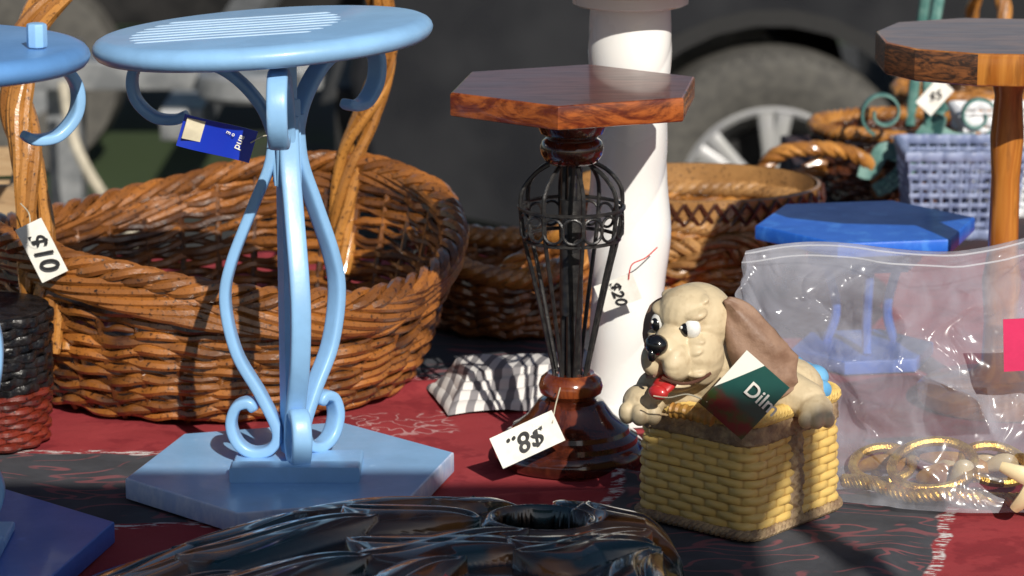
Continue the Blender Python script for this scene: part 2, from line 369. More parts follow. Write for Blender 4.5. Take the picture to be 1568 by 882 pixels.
# ------------------------------------------------------------------ wicker baskets
def basket(name,c,r0,r1,zr,rows,N,sr,mat,mat_rim,power=.75,amp=None,rim_r=.010,rim_s=.0055,turns=22,jit=1.0,rimvar=(.3,.9)):
    e=empty(name,(c[0],c[1],0)); amp=amp or sr*.75; mb=MB()
    def Rad(t_,th):
        k=t_**power
        return (r0[0]+(r1[0]-r0[0])*k)*1.0,(r0[1]+(r1[1]-r0[1])*k)
    M=N*7; th=np.linspace(0,2*np.pi,M,endpoint=False); Z=np.array([zr(a) for a in th])
    for k in range(rows):
        t_=(k+.6)/rows; rx,ry=Rad(t_,0); ph=math.pi*k; 
        nz=np.array([mn.noise(Vector((math.cos(a)*3,math.sin(a)*3,k*.37)))+.6*mn.noise(Vector((math.cos(a)*9,math.sin(a)*9,k*1.7))) for a in th])
        off=amp*np.cos(N/2*th+ph)+nz*sr*.9*jit
        z=.004+t_*(Z-.006)+nz*sr*1.5*jit+ sr*.3*np.sin(N/2*th+ph)
        pts=np.stack([(rx+off)*np.cos(th),(ry+off)*np.sin(th),z],1)
        vv=np.clip(.48+.30*rng.randn()+.65*nz,0,1)
        s_=sr*(1+.25*nz+.12*rng.randn())
        seg=7; sweep(mb,pts,sect_circle(seg),(0,0,1),True,s_,0,np.repeat(vv,seg))
    for i in range(N):
        a=2*math.pi*(i+.5)/N; pts=[]
        for t_ in np.linspace(0,1,8):
            rx,ry=Rad(t_,a); pts.append((rx*math.cos(a),ry*math.sin(a),.003+t_*zr(a)))
        tube(mb,pts,sr*.8,6,var=random.random()*.6)
    lathe(mb,[(r0[0]*.2,.004),(r0[0]*.98,.004),(r0[0]*.99,.007),(r0[0]*.2,.008)],60,var=.3,fn=lambda t2,z:1-(1-r0[1]/r0[0])*np.sin(t2)**2)
    mb.obj('woven_body',[mat],e)
    mb=MB(); K=turns*14; th=np.linspace(0,2*np.pi,K,endpoint=False); Z=np.array([zr(a) for a in th])
    for s_ in range(4):
        ph=s_*math.pi/2; rr=rim_r*(1+.15*np.sin(5*th+s_))
        a=turns*th+ph
        pts=np.stack([(r1[0]+rr*np.cos(a))*np.cos(th),(r1[1]+rr*np.cos(a))*np.sin(th),Z+rr*.8*np.sin(a)],1)
        seg=7; vv=np.clip(rimvar[0]+(rimvar[1]-rimvar[0])*(.5+.5*np.sin(th*3+s_*2)),0,1)
        sweep(mb,pts,sect_circle(seg),(0,0,1),True,rim_s*(1+.1*rng.randn()),0,np.repeat(vv,seg))
    mb.obj('braided_rim',[mat_rim],e)
    return e
def handle(e,pts,mat,nstr=5,rad=.009,sr=.0055,turns=5,flare=1.8,name='handle'):
    P=cr(pts,16); n=len(P); T=np.gradient(P,axis=0); T/=np.linalg.norm(T,axis=1)[:,None]; N=np.zeros((n,3)); v=np.cross(T[0],[0,1,.2]); N[0]=v/np.linalg.norm(v)
    for i in range(1,n): v=N[i-1]-N[i-1].dot(T[i])*T[i]; N[i]=v/np.linalg.norm(v)
    Bv=np.cross(T,N); mb=MB(); u=np.linspace(0,1,n)
    for k in range(nstr):
        a=2*math.pi*(k/nstr+turns*u)+.5*np.sin(u*17+k*1.3); rr=rad*(1+(flare-1)*np.clip(1-u*9,0,1)+(flare-1)*np.clip(1-(1-u)*9,0,1))*(1+.18*np.sin(u*23+k*2))
        Q=P+N*(rr*np.cos(a))[:,None]+Bv*(rr*np.sin(a)*.75)[:,None]
        tube(mb,Q,sr*(1+.15*random.uniform(-1,1)),8,var=random.uniform(.2,1))
    return mb.obj(name,[mat],e)
bx,by=-.290,.275
zbig=lambda a:.152+.022*math.cos(2*(a-R(50)))+.012*math.sin(a)+.012*math.exp(-((a-R(200))/.5)**2)
big=basket('wicker_basket',(bx,by),(.180,.165),(.234,.222),zbig,21,36,.0046,M_wk,M_wk,.62,rim_r=.0085,turns=16,rim_s=.0058)
mb=MB(); th=np.linspace(0,2*np.pi,400,endpoint=False)
zz=np.array([zbig(q) for q in th])
for s_ in range(10):
    ph=s_*2*math.pi/10; a=3*th*1.0+ph
    rr=.230+.007*np.cos(a*2+ph); z=zz-.017+.015*np.sin(a+ph*2)
    pts=np.stack([rr*np.cos(th)*1.01,rr*.96*np.sin(th)*1.01,z],1); sweep(mb,pts,sect_circle(7),(0,0,1),True,.0048,0,random.uniform(.3,1))
mb.obj('rim_plait',[M_wk],big)
L=[(-.435,.115,.07),(-.44,.115,.13),(-.445,.12,.19),(-.452,.13,.25),(-.461,.145,.305),(-.451,.16,.36),(-.414,.19,.41),(-.35,.25,.455),(-.28,.31,.468),(-.20,.37,.445),(-.15,.415,.40),(-.130,.44,.335),(-.134,.45,.28),(-.152,.455,.235),(-.168,.46,.19),(-.175,.455,.13),(-.178,.44,.07)]
handle(big,[(x-bx,y-by,z) for x,y,z in L],M_wk_h,8,.0115,.0054,3,1.4)
def price_tag(name,loc,rot,w_,h_,txt,size,trot=0,curl=.003,string=None,strmat=None,tpos=(0,0)):
    e=empty(name,loc,rot); mb=MB(); sheet(mb,w_,h_,10,6,lambda x,z:curl*math.sin(x*40+z*25)); mb.obj('card',[M_cream],e)
    if txt: text(txt,'handwriting',size,M_black,e,(tpos[0],-curl-.0009,tpos[1]),(R(90),trot,0)).data.shear=.25
    if string:
        mb=MB(); tube(mb,cr(string,8),.0006,6); mb.obj('string',[strmat or M_str],e)
    return e
price_tag('price_tag',(-.430,.060,.178),(0,R(66),R(10)),.056,.026,'$10',.024,0,.002,[(-.024,0,0),(-.034,.01,.004),(-.042,.03,0)])

b2=basket('wicker_basket',(.0,.52),(.085,.08),(.108,.10),lambda a:.088+.018*math.cos(2*a),13,24,.0044,M_wk,M_wk_h,.6,rim_r=.008,turns=12)
handle(b2,[(-.10,-.02,.07),(-.085,-.045,.135),(-.05,-.075,.07),(-.03,-.09,.06),(.0,-.095,.085),(.03,-.09,.10)],M_wk_h,3,.005,.0042,4,1.1)
b3=basket('wicker_basket',(.205,.72),(.105,.09),(.135,.11),lambda a:.085,11,26,.0052,M_wk_h,M_wkl,.6,rim_r=.006,turns=16)
mb=MB(); sq=lambda t2,z:1-.19*np.sin(t2)**2
lathe(mb,[(.137,.082),(.141,.083),(.143,.113),(.139,.114)],80,fn=sq,cap=False)
lathe(mb,[(.136,.114),(.133,.083)],80,fn=sq,cap=False)
K=44
for i in range(K):
    a=2*math.pi*i/K; b=2*math.pi*(i+1)/K; f=lambda q,r:(r*math.cos(q)*(1-.19*math.sin(q)**2),r*math.sin(q)*(1-.19*math.sin(q)**2))
    for (p,q) in ((.086,.111),(.111,.086)):
        tube(mb,[f(a,.145)+(p,),f((a+b)/2,.147)+((p+q)/2,),f(b,.145)+(q,)],.0022,5,mat=1,var=.3)
mb.obj('laced_collar',[M_wkl,M_wkd],b3)
handle(b3,[(-.10,-.09,.01),(-.06,-.105,.05),(-.01,-.113,.062),(.04,-.11,.055),(.08,-.10,.03),(.11,-.085,.0)],M_wkl,3,.007,.0052,5,1.2)
handle(b3,[(-.09,-.10,.03),(-.03,-.112,.035),(.03,-.118,.07),(.09,-.09,.06),(.12,-.06,.03)],M_wkl,3,.006,.005,4,1.2,'side_braid')
b4=basket('wicker_basket',(.495,1.20),(.085,.07),(.108,.088),lambda a:.094,12,24,.005,M_wkd,M_wk_h,.6,rim_r=.006,rim_s=.0045,turns=14)
handle(b4,[(-.100,-.05,.05),(-.170,-.09,.030),(-.186,-.11,.050),(-.160,-.12,.080),(-.12,-.13,.088),(-.08,-.13,.082),(-.045,-.125,.060),(-.035,-.10,.03),(-.03,-.08,.03)],M_wk_h,4,.0065,.0052,6,1.2)
b5=basket('wicker_basket',(.650,1.42),(.10,.09),(.130,.10),lambda a:.105,12,24,.005,M_wk_h,M_wk_h,.6,rim_r=.006,rim_s=.0045,turns=14)
handle(b5,[(.0,-.08,.09),(.005,-.06,.16),(.0,-.02,.26),(-.0,.03,.28),(-.02,.08,.2),(-.02,.09,.1)],M_wk_h,4,.006,.0045,5,1.2)
M_pat=simple('verdigris_ribbon',(.05,.16,.145),(.13,.26,.23),.55,60,bump=.5)
mb=MB()
tube(mb,cr([(.023,-.12,.06),(.023,-.12,.12),(.020,-.11,.19),(.031,-.10,.26),(.045,-.07,.33),(.055,0,.36),(.045,.06,.30),(.035,.08,.2),(.025,.08,.08)],10),.0075,8)
def spiral(cx,cz,r,sg,y=-.13,w_=.0075):
    pts=[(cx+sg*r*(1-.62*u)*math.cos(-1.2+u*7.6),y,cz+r*(1-.62*u)*math.sin(-1.2+u*7.6)) for u in np.linspace(0,1,40)]
    sweep(mb,pts,sect_rect(w_,.0019,.5,8),(0,1,0))
spiral(-.036,.132,.029,-1); spiral(.080,.128,.027,1)
for q in ([(.023,-.13,.11),(-.005,-.132,.080),(-.035,-.135,.085),(-.05,-.136,.060),(-.065,-.136,.062)],[(.025,-.13,.11),(.05,-.132,.098),(.08,-.132,.098)],[(.023,-.13,.10),(-.015,-.14,.055),(-.045,-.14,.035)],[(.025,-.13,.10),(.035,-.14,.13),(.03,-.13,.145)]):
    c_=cr(q,10); sweep(mb,c_,sect_rect(.013,.0018,.5,8),(0,.3,1),scale=np.linspace(1.0,.7,len(c_)))
mb.obj('ribbon_bow',[M_pat],b4)
price_tag('price_tag',(.520,1.055,.155),(0,R(-48),R(5)),.042,.026,'$5',.016,R(30),.001)
def lattice(name,loc,wx,wy,h,mat,rows=9,cols=15,rotz=0,taper=.85):
    e=empty(name,loc,(0,0,rotz)); mb=MB()
    def per(s_,z):
        k=taper+(1-taper)*z/h; s4=(s_%1)*4; i=int(s4); f=s4-i; X=wx*k; Y=wy*k
        c=[(-X,-Y),(X,-Y),(X,Y),(-X,Y)]; a=c[i];b=c[(i+1)%4]; return (a[0]+(b[0]-a[0])*f,a[1]+(b[1]-a[1])*f)
    n=4*cols
    for j in range(rows):
        z=.004+(h-.008)*j/(rows-1); pts=[]
        for i in range(n*4):
            s_=i/(n*4); x,y=per(s_,z); o=.0022*math.cos(math.pi*i/4+math.pi*j); l=math.hypot(x,y); pts.append((x*(1+o/l),y*(1+o/l),z))
        sweep(mb,pts,sect_rect(.0028 if j not in(0,rows-1) else .006,.0016 if j not in (0,rows-1) else .004,.5,8),(0,0,1),True)
    for i in range(n):
        a=per(i/n,0);b=per(i/n,h); tube(mb,[a+(0,),b+(h,)],.0018,6)
    slab(mb,[(-wx*taper,-wy*taper),(wx*taper,-wy*taper),(wx*taper,wy*taper),(-wx*taper,wy*taper)],0,.004,.001)
    mb.obj('lattice_body',[mat],e); return e
M_peri=simple('periwinkle_paint',(.17,.21,.36),(.25,.30,.46),.5,60)
M_white=simple('white_paint',(.75,.76,.78),(.66,.68,.72),.45,50)
lattice('lattice_basket',(.545,1.0,0),.070,.06,.105,M_peri,9,11)
lattice('lattice_basket',(.635,1.13,0),.075,.06,.125,M_white,12,14)
b6=empty('lidded_basket',(-.485,.055,0)); M_foil=simple('black_woven',(.004,.004,.005),(.016,.014,.015),.38,70,coat=.2,bump=.9,bs=90,bd=.004)
M_rb=wicker_mat('redbrown_wicker',(.05,.006,.004),(.22,.03,.015))
mb=MB()
for k in range(8):
    th=np.linspace(0,2*np.pi,150,endpoint=False); r=.053+.004*k/9+.0022*np.cos(12*th+math.pi*k); z=np.full(150,.005+.0065*k)
    sweep(mb,np.stack([r*np.cos(th),r*np.sin(th),z],1),sect_circle(7),(0,0,1),True,.004,0,random.random())
mb.obj('woven_bottom',[M_rb],b6)
mb=MB()
for k in range(9):
    th=np.linspace(0,2*np.pi,180,endpoint=False); r=.058+.003*k/9+.002*np.cos(9*th+math.pi*k)+.001*np.sin(23*th+k); z=.058+.0078*k+.001*np.sin(7*th+k)
    sweep(mb,np.stack([r*np.cos(th),r*np.sin(th),z],1),sect_rect(.0044,.0016,.5,10),(0,0,1),True)
lathe(mb,[(.054,.05),(.056,.12),(.060,.124),(.060,.127),(.03,.129)],40)
mb.obj('woven_top',[M_foil],b6,angle=60)
cr_e=empty('wooden_crate',(-.69,.60,0),(0,0,R(6))); M_raw=wood('raw_pine',(.32,.20,.10),(.42,.29,.16),25,.6,0,(.3,1,1),1); mb=MB()
for k in range(4): box(mb,-.14,.16,-.12,-.108,.006+.038*k,.038+.038*k); box(mb,-.14,.16,.108,.12,.006+.038*k,.038+.038*k); box(mb,.148,.16,-.106,.106,.006+.038*k,.038+.038*k); box(mb,-.14,-.128,-.106,.106,.006+.038*k,.038+.038*k)
box(mb,-.127,.147,-.106,.106,.01,.02); mb.obj('slats',[M_raw],cr_e,angle=25)

# ------------------------------------------------------------------ hexagonal plant stand with iron cage
C=empty('plant_stand',(.053,-.01,0)); k=.000590
mb=MB(); P6=[(x,y) for x,y in ngon(6,.117,22)]; slab(mb,P6,.322,.343,.0022,0,1); mb.obj('hexagonal_top',[M_mahside,M_mahtop],C,angle=25,loc=(.002,0,0))
def prof(L): return [(r*.000585,(712-y)*k) for r,y in L]
mb=MB(); lathe(mb,[(.028,.300),(.0305,.306),(.030,.312),(.0255,.316),(.026,.3215)][::1],48)
lathe(mb,[(.018,.272),(.024,.275),(.0275,.281),(.0285,.287),(.0265,.293),(.0225,.296),(.0255,.299)],48)
mb.obj('turned_neck',[M_mah],C)
mb=MB(); lathe(mb,prof([(18,578),(36,574),(46,582),(50,594),(48,604),(38,612),(34,616)][::-1]),48); mb.obj('turned_bulb',[M_mahl],C)
mb=MB(); lathe(mb,prof([(112,712),(117,706),(118,695),(112,684),(104,680),(103,672),(92,665),(90,658),(80,652),(66,640),(56,626),(50,618),(40,614),(30,613)]),64); mb.obj('turned_base',[M_mah],C)
mb=MB()
cage=[(36,250),(56,262),(74,282),(80,300),(79,330),(73,370),(63,410),(50,465),(38,520),(29,560),(26,578)]
cz=lambda y:.079+(578-y)*.193/328
cp=cr([(r*.000578,0,cz(y)) for r,y in cage],6)
for i in range(8):
    a=R(12+45*i); M3=np.array(Matrix.Rotation(a,3,'Z')); tube(mb,cp@M3.T,.0020,7)
def ring(r,z,tr):
    th=np.linspace(0,2*np.pi,64,endpoint=False); tube(mb,np.stack([r*np.cos(th),r*np.sin(th),np.full(64,z)],1),tr,6,True,up=(0,0,1))
ring(80.5*.000578,cz(316),.0018); ring(74*.000578,cz(364),.0018)
for i in range(16):
    a=R(12+22.5*i+11); r=78*.000578; zc=cz(340); q=[]
    for u in np.linspace(0,2*np.pi,20,endpoint=False):
        q.append((r*math.cos(a)-.0095*math.cos(u)*math.sin(a),r*math.sin(a)+.0095*math.cos(u)*math.cos(a),zc+.011*math.sin(u)))
    tube(mb,q,.0014,6,True,up=(math.cos(a),math.sin(a),0))
for i in range(3):
    a=R(30+120*i); tube(mb,[(.006*math.cos(a),.006*math.sin(a),.078),(.006*math.cos(a),.006*math.sin(a),.272)],.0045,8)
lathe(mb,[(.010,.135),(.0105,.138),(.0105,.235),(.010,.24)],20)
mb.obj('iron_cage',[M_iron],C)
price_tag('price_tag',(.0135,-.093,.042),(R(-18),R(-24),R(6)),.060,.029,'$8..',.024,R(180),.0015,[(.026,0,.004),(.034,.012,.016),(.045,.035,.03)])

# ------------------------------------------------------------------ white twisted pedestal
D=empty('twisted_pedestal',(.110,.155,0)); M_pvc=simple('white_gloss_plastic',(.82,.82,.80),(.78,.78,.77),.25,12,coat=.4,bump=.05)
mb=MB(); P=[]
for z in np.linspace(0,.392,220): P.append((.0365,z))
lathe(mb,P,96,fn=lambda t2,z:1+.055*np.cos(2*t2-z*34)+.06*np.abs(np.sin(t2*1.0-z*26))**.5-.036+.028*np.cos(z*72)); mb.obj('twisted_column',[M_pvc],D)
mb=MB(); lathe(mb,[(.050,.391),(.054,.393),(.054,.402),(.085,.408),(.098,.412),(.098,.428),(.095,.431)],64); lathe(mb,[(.06,0),(.06,.006),(.045,.012),(.036,.014)],64,cap=False); mb.obj('top_plate_and_foot',[M_pvc],D)
price_tag('price_tag',(.098,.088,.132),(0,R(-22),R(-10)),.038,.026,'$20',.015,R(90),.001,[(.014,0,.008),(.022,.0,.020),(.034,.012,.020),(.046,.022,.024)],M_red)

# ------------------------------------------------------------------ cobalt stool and amber stand
Eo=empty('plant_stand',(.358,.36,0)); mb=MB(); slab(mb,ngon(6,.115,10),.128,.143,.002); mb.obj('hexagonal_top',[M_cobalt],Eo,angle=25)
mb=MB(); slab(mb,ngon(6,.075,10),0,.014,.002); slab(mb,ngon(6,.060,10),.100,.1275,.002)
for a in (30,150,270): tube(mb,cr([(.04*math.cos(R(a)),.04*math.sin(R(a)),.014),(.03*math.cos(R(a)),.03*math.sin(R(a)),.05),(.045*math.cos(R(a)),.045*math.sin(R(a)),.10)],6),.005,8)
mb.obj('base_and_legs',[M_mblue],Eo,angle=30)
Fo=empty('plant_stand',(.470,.19,0)); mb=MB()
pl=[]
for i,a in enumerate([200,222,250,285,320,355,30,65,100,135,165]): r=.125*(1+.03*math.sin(i*2.3)); pl.append((r*math.cos(R(a))-.006,r*math.sin(R(a))))
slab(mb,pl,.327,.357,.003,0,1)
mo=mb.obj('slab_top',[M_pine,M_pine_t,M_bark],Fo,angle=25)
for p in mo.data.polygons:
    if p.material_index==0 and p.center.x<-.035 and p.center.y<.03 and abs(p.normal.z)<.9: p.material_index=2
mb=MB(); lathe(mb,[(.075,0),(.078,.004),(.078,.014),(.07,.02),(.03,.026),(.017,.04),(.0155,.08),(.019,.12),(.0145,.15),(.0135,.22),(.016,.26),(.013,.30),(.018,.32),(.03,.3265)],40); mb.obj('turned_leg',[M_pine],Fo)

# ------------------------------------------------------------------ carved wooden board in front
t=NT('lacquered_carving'); n=t.noise(7,2,.5,None,.6); v=t.attr('var')
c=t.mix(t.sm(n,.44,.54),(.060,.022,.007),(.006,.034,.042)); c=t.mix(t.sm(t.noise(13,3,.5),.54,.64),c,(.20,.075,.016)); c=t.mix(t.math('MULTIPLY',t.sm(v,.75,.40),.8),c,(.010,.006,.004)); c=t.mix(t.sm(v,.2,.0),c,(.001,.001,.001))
gr=t.noise(26,3,.5,t.map((.4,1,1)))
t.bump(gr,.25,.003); M_carv=t.fin(c,t.math('MULTIPLY_ADD',gr,.16,.10),0,1,.5,.05)
K=empty('carved_wooden_mask',(-.075,-.415,0)); mb=MB(); nx,ny=560,320; V=[];F=[];var=[]
back=cr([(-.31,.0),(-.27,.045),(-.21,.083),(-.16,.118),(-.10,.150),(-.03,.168),(.06,.172),(.13,.158),(.175,.118),(.200,.06),(.212,.0)],10)
def halfw(x): return float(np.interp(x,back[:,0],back[:,1]))
def leaf(x,y,cx,cy,L_,W_,ang,lift):
    c,s_=math.cos(ang),math.sin(ang); u=(x-cx)*c+(y-cy)*s_; q=-(x-cx)*s_+(y-cy)*c; uu=u/L_; 
    if abs(uu)>=1: return 0
    q-=.014*math.sin(uu*2.4)
    wv=W_*(1-uu*uu)**.75*(1-.3*uu); d=abs(q)/wv
    if d>=1: return 0
    rib=.34*math.exp(-(q/.0030)**2)
    return lift*(min(1,(1-d)*4)**.5*(.50+.50*(1-d*d))-rib*min(1,(1-abs(uu))*4))
leaves=[(-.215,.040,.085,.034,.62,.9),(-.13,.108,.075,.030,.35,1.0),(-.11,.040,.080,.040,.0,1.2),(-.035,.132,.080,.030,-.05,1),(.02,-.01,.075,.040,.3,1),(-.005,.070,.060,.034,-.55,1.1),(.172,.060,.060,.034,-1.1,1),(.155,.125,.050,.024,-.6,.9),(-.20,-.04,.07,.03,-.1,.9),(.13,-.01,.06,.034,-.3,1.1),(.055,.142,.05,.022,.25,.9)]
leaves+= [(a,-b-.02,l,w2,-g,q) for a,b,l,w2,g,q in leaves]
for j in range(ny+1):
    vv=1-2*(j/ny)
    vv=math.copysign(abs(vv)**.8,vv)
    for i in range(nx+1):
        x=-.309+.520*i/nx; hw=halfw(x); y=vv*hw; rho=abs(vv)
        q=min(1,max(0,(x+.27)/.25)); ramp=.30+.70*q*q*(3-2*q)
        h=.042*(1-rho**5)**.55*min(1,(hw/.11))**.6*ramp
        hh=max([leaf(x,y,*l) for l in leaves]); h+=.014*hh*(1-rho**12)*(.6+.4*ramp)
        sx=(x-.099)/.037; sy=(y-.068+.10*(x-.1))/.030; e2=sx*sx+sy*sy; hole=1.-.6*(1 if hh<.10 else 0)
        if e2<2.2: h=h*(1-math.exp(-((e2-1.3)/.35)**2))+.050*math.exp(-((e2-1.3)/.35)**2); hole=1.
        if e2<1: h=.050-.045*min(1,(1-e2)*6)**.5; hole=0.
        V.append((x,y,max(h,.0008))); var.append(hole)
for j in range(ny):
    for i in range(nx):
        a=j*(nx+1)+i; F.append((a+nx+1,a+nx+2,a+1,a))
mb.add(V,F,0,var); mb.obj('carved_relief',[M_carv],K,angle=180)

# ------------------------------------------------------------------ puppy in basket ornament
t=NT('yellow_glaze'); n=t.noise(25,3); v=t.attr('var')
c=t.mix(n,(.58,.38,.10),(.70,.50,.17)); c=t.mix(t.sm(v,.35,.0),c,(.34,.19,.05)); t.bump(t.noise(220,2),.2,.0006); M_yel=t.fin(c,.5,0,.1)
M_rope=simple('brown_resin_rope',(.20,.13,.08),(.38,.27,.15),.6,90,bump=.6,bd=.002)
t=NT('puppy_cream'); n=t.noise(30,3); c=t.mix(n,(.50,.40,.245),(.62,.51,.34)); c=t.mix(t.math('MULTIPLY',t.sm(t.noise(90,3),.52,.68),.3),c,(.32,.22,.12))
t.bump(t.math('ADD',t.math('MULTIPLY',t.wave(28,5,None,1.5,'Z'),.8),t.noise(160,2)),.3,.0016); M_dog=t.fin(c,.55,0,.05)
M_ear=simple('puppy_ear_brown',(.20,.115,.075),(.27,.165,.11),.6,70,bump=.35,bd=.0015)
M_eyew=simple('eye_white',(.85,.84,.8),None,.2,60,coat=.5,bump=0); M_gblk=simple('gloss_black',(.006,.006,.007),None,.18,60,coat=.7,bump=.2)
M_tong=simple('tongue_red',(.50,.025,.025),(.40,.02,.02),.35,60,coat=.3)
M_blcl=simple('blue_blanket',(.16,.42,.68),(.10,.33,.60),.6,50)
G=empty('puppy_basket_ornament',(.194,-.168,0)); gr_=R(-40); hx,hy=.060,.067; H=.103
def rrect(s_,hx,hy,rc=.016):
    L1=2*(hx-rc); L2=2*(hy-rc); q=math.pi*rc/2; per=2*L1+2*L2+4*q; d=(s_%1)*per
    for k,(L_,cx,cy,a0) in enumerate([(L1,-hx+rc,-hy,None),(q,hx-rc,-hy+rc,-90),(L2,hx,-hy+rc,None),(q,hx-rc,hy-rc,0),(L1,hx-rc,hy,None),(q,-hx+rc,hy-rc,90),(L2,-hx,hy-rc,None),(q,-hx+rc,-hy+rc,180)]):
        if d<=L_ or k==7:
            if a0 is None:
                dx,dy=[(1,0),(0,1),(-1,0),(0,-1)][k//2]; return cx+dx*d,cy+dy*d,dy,-dx
            a=R(a0)+d/rc; return cx+rc*math.cos(a),cy+rc*math.sin(a),math.cos(a),math.sin(a)
        d-=L_
def rotl(x,y): return x*math.cos(gr_)-y*math.sin(gr_),x*math.sin(gr_)+y*math.cos(gr_)
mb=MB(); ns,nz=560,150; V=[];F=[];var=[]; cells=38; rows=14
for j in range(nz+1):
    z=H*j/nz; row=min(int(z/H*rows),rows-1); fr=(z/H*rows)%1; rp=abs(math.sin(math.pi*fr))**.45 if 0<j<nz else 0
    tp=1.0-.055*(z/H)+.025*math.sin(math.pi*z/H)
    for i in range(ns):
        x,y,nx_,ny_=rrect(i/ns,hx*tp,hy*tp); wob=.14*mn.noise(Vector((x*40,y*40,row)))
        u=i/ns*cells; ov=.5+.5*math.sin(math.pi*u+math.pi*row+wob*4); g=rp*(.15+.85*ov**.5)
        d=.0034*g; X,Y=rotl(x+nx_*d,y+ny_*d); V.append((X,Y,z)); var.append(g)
for j in range(nz):
    for i in range(ns):
        k2=(i+1)%ns; F.append((j*ns+i,j*ns+k2,(j+1)*ns+k2,(j+1)*ns+i))
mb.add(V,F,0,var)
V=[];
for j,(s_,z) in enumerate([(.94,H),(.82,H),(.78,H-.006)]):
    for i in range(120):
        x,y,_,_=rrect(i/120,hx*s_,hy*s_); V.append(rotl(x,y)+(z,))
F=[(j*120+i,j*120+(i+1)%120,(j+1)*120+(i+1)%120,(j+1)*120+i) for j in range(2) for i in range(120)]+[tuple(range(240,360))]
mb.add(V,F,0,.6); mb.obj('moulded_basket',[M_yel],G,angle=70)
mb=MB()
def rope(z,s_,r,tw,mat=0,rr=.0035,a0=0,a1=1,nst=3):
    for q in range(nst):
        pts=[]
        for i in range(420):
            u=a0+(a1-a0)*i/420; x,y,nx_,ny_=rrect(u,hx*s_,hy*s_); a=u*2*math.pi*tw+q*2*math.pi/nst
            pts.append(rotl(x+nx_*r*math.cos(a),y+ny_*r*math.cos(a))+(z+r*math.sin(a),))
        sweep(mb,pts,sect_circle(7),(0,0,1),True,rr,mat,.5)
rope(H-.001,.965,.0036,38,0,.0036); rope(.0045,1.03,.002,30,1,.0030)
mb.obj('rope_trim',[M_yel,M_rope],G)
mb=MB(); V=[]; ns2=300
for j in range(9):
    for i in range(ns2):
        z=H-.006-.0022*j; 
        if j==8: z-=.003*abs(mn.noise(Vector((i*.3,0,0))))
        tp=1.0-.055*(z/H)+.025*math.sin(math.pi*z/H); x,y,a,b=rrect(i/ns2,hx*tp,hy*tp); d=(.0045+.0012*mn.noise(Vector((i*.35,j*1.1,0))))*(1 if 0<j<8 else .2); V.append(rotl(x+a*d,y+b*d)+(z,))
mb.add(V,[(j*ns2+(i+1)%ns2,j*ns2+i,(j+1)*ns2+i,(j+1)*ns2+(i+1)%ns2) for j in range(8) for i in range(ns2)])
V=[];nu,nv=12,80
for j in range(nv+1):
    z=.004+(H-.01)*j/nv; tp=1.0-.055*(z/H)+.025*math.sin(math.pi*z/H)
    for i in range(nu+1):
        f=i/nu-.5; wd=.009*(1+.25*math.sin(j*.45)); y=-.004+f*2*wd; d=.001+.006*(1-(2*abs(f))**4)*(.7+.3*math.cos(f*14)*math.sin(j*.8))+.0008*mn.noise(Vector((i*.6,j*.3,2)))
        V.append(rotl(hx*tp+d,y)+(z,))
mb.add(V,[(j*(nu+1)+i,j*(nu+1)+i+1,(j+1)*(nu+1)+i+1,(j+1)*(nu+1)+i) for j in range(nv) for i in range(nu)]); mb.obj('carved_strap',[M_rope],G,angle=70)
# puppy
hc=Vector((.152-.194,-.205+.168,.171)); fw=Vector((-.64,-.77,0)); sd_=Vector((.77,-.64,0)); yaw=math.atan2(fw.y,fw.x)
def hp(f,s_,z): q=hc+fw*f+sd_*s_; return (q.x,q.y,q.z+z)
mb=MB()
def he(f,s_,z,rf,rs,rz,pitch=0): ell(mb,hp(f,s_,z),(rf,rs,rz),(0,pitch,yaw),nu=24,nv=16)
he(-.002,0,.006,.034,.0315,.031); he(.008,0,.013,.027,.027,.024)
he(.024,0,-.008,.027,.017,.018,.15); he(.038,0,-.010,.017,.0140,.0135)
he(.036,.011,-.021,.018,.0115,.0165,.2); he(.036,-.011,-.021,.018,.0115,.0165,.2)
he(.014,.020,-.020,.022,.0135,.024); he(.014,-.020,-.020,.022,.0135,.024)
he(.018,0,-.042,.022,.015,.0085,.1)
he(.022,.014,.018,.010,.013,.0055,.4); he(.022,-.014,.018,.010,.013,.0055,.4)
he(.014,.010,.028,.008,.014,.0035,.5); he(.014,-.010,.028,.008,.014,.0035,.5)
he(.026,.017,-.004,.006,.012,.004,.3); he(.026,-.017,-.004,.006,.012,.004,.3)
he(.030,.020,-.011,.007,.010,.0035,.5); he(.028,.022,-.030,.008,.010,.004,.2)
he(-.012,0,-.032,.028,.030,.034); 
ell(mb,(.005,-.005,.108),(.050,.042,.036)); ell(mb,(.040,-.012,.112),(.030,.026,.026),(0,.3,0)); ell(mb,(.0,.012,.120),(.035,.03,.035))
for a,b,r0,r1 in (((-.010,-.03,.118),(-.074,-.028,.115),.021,.0165),((.03,-.03,.115),(.052,-.045,.110),.020,.016)):
    for u in np.linspace(0,1,9): ell(mb,tuple(np.array(a)*(1-u)+np.array(b)*u),(r0+(r1-r0)*u,)*3,nu=16,nv=10)
ell(mb,(-.084,-.040,.107),(.018,.020,.0155)); 
for dx,dy in ((-.014,-.012),(-.004,-.019),(.007,-.017)): ell(mb,(-.084+dx,-.040+dy,.101),(.0076,.009,.0095))
ell(mb,(.058,-.055,.104),(.015,.017,.014))
for dx,dy in ((-.009,-.012),(.0,-.014),(.009,-.010)): ell(mb,(.058+dx,-.055+dy,.099),(.0065,.0075,.0075))
do=mb.obj('puppy_body',[M_dog],G)
md=do.modifiers.new('r','REMESH'); md.mode='VOXEL'; md.voxel_size=.0011; md.use_smooth_shade=True
ms=do.modifiers.new('s','SMOOTH'); ms.factor=.5; ms.iterations=3
mb=MB()
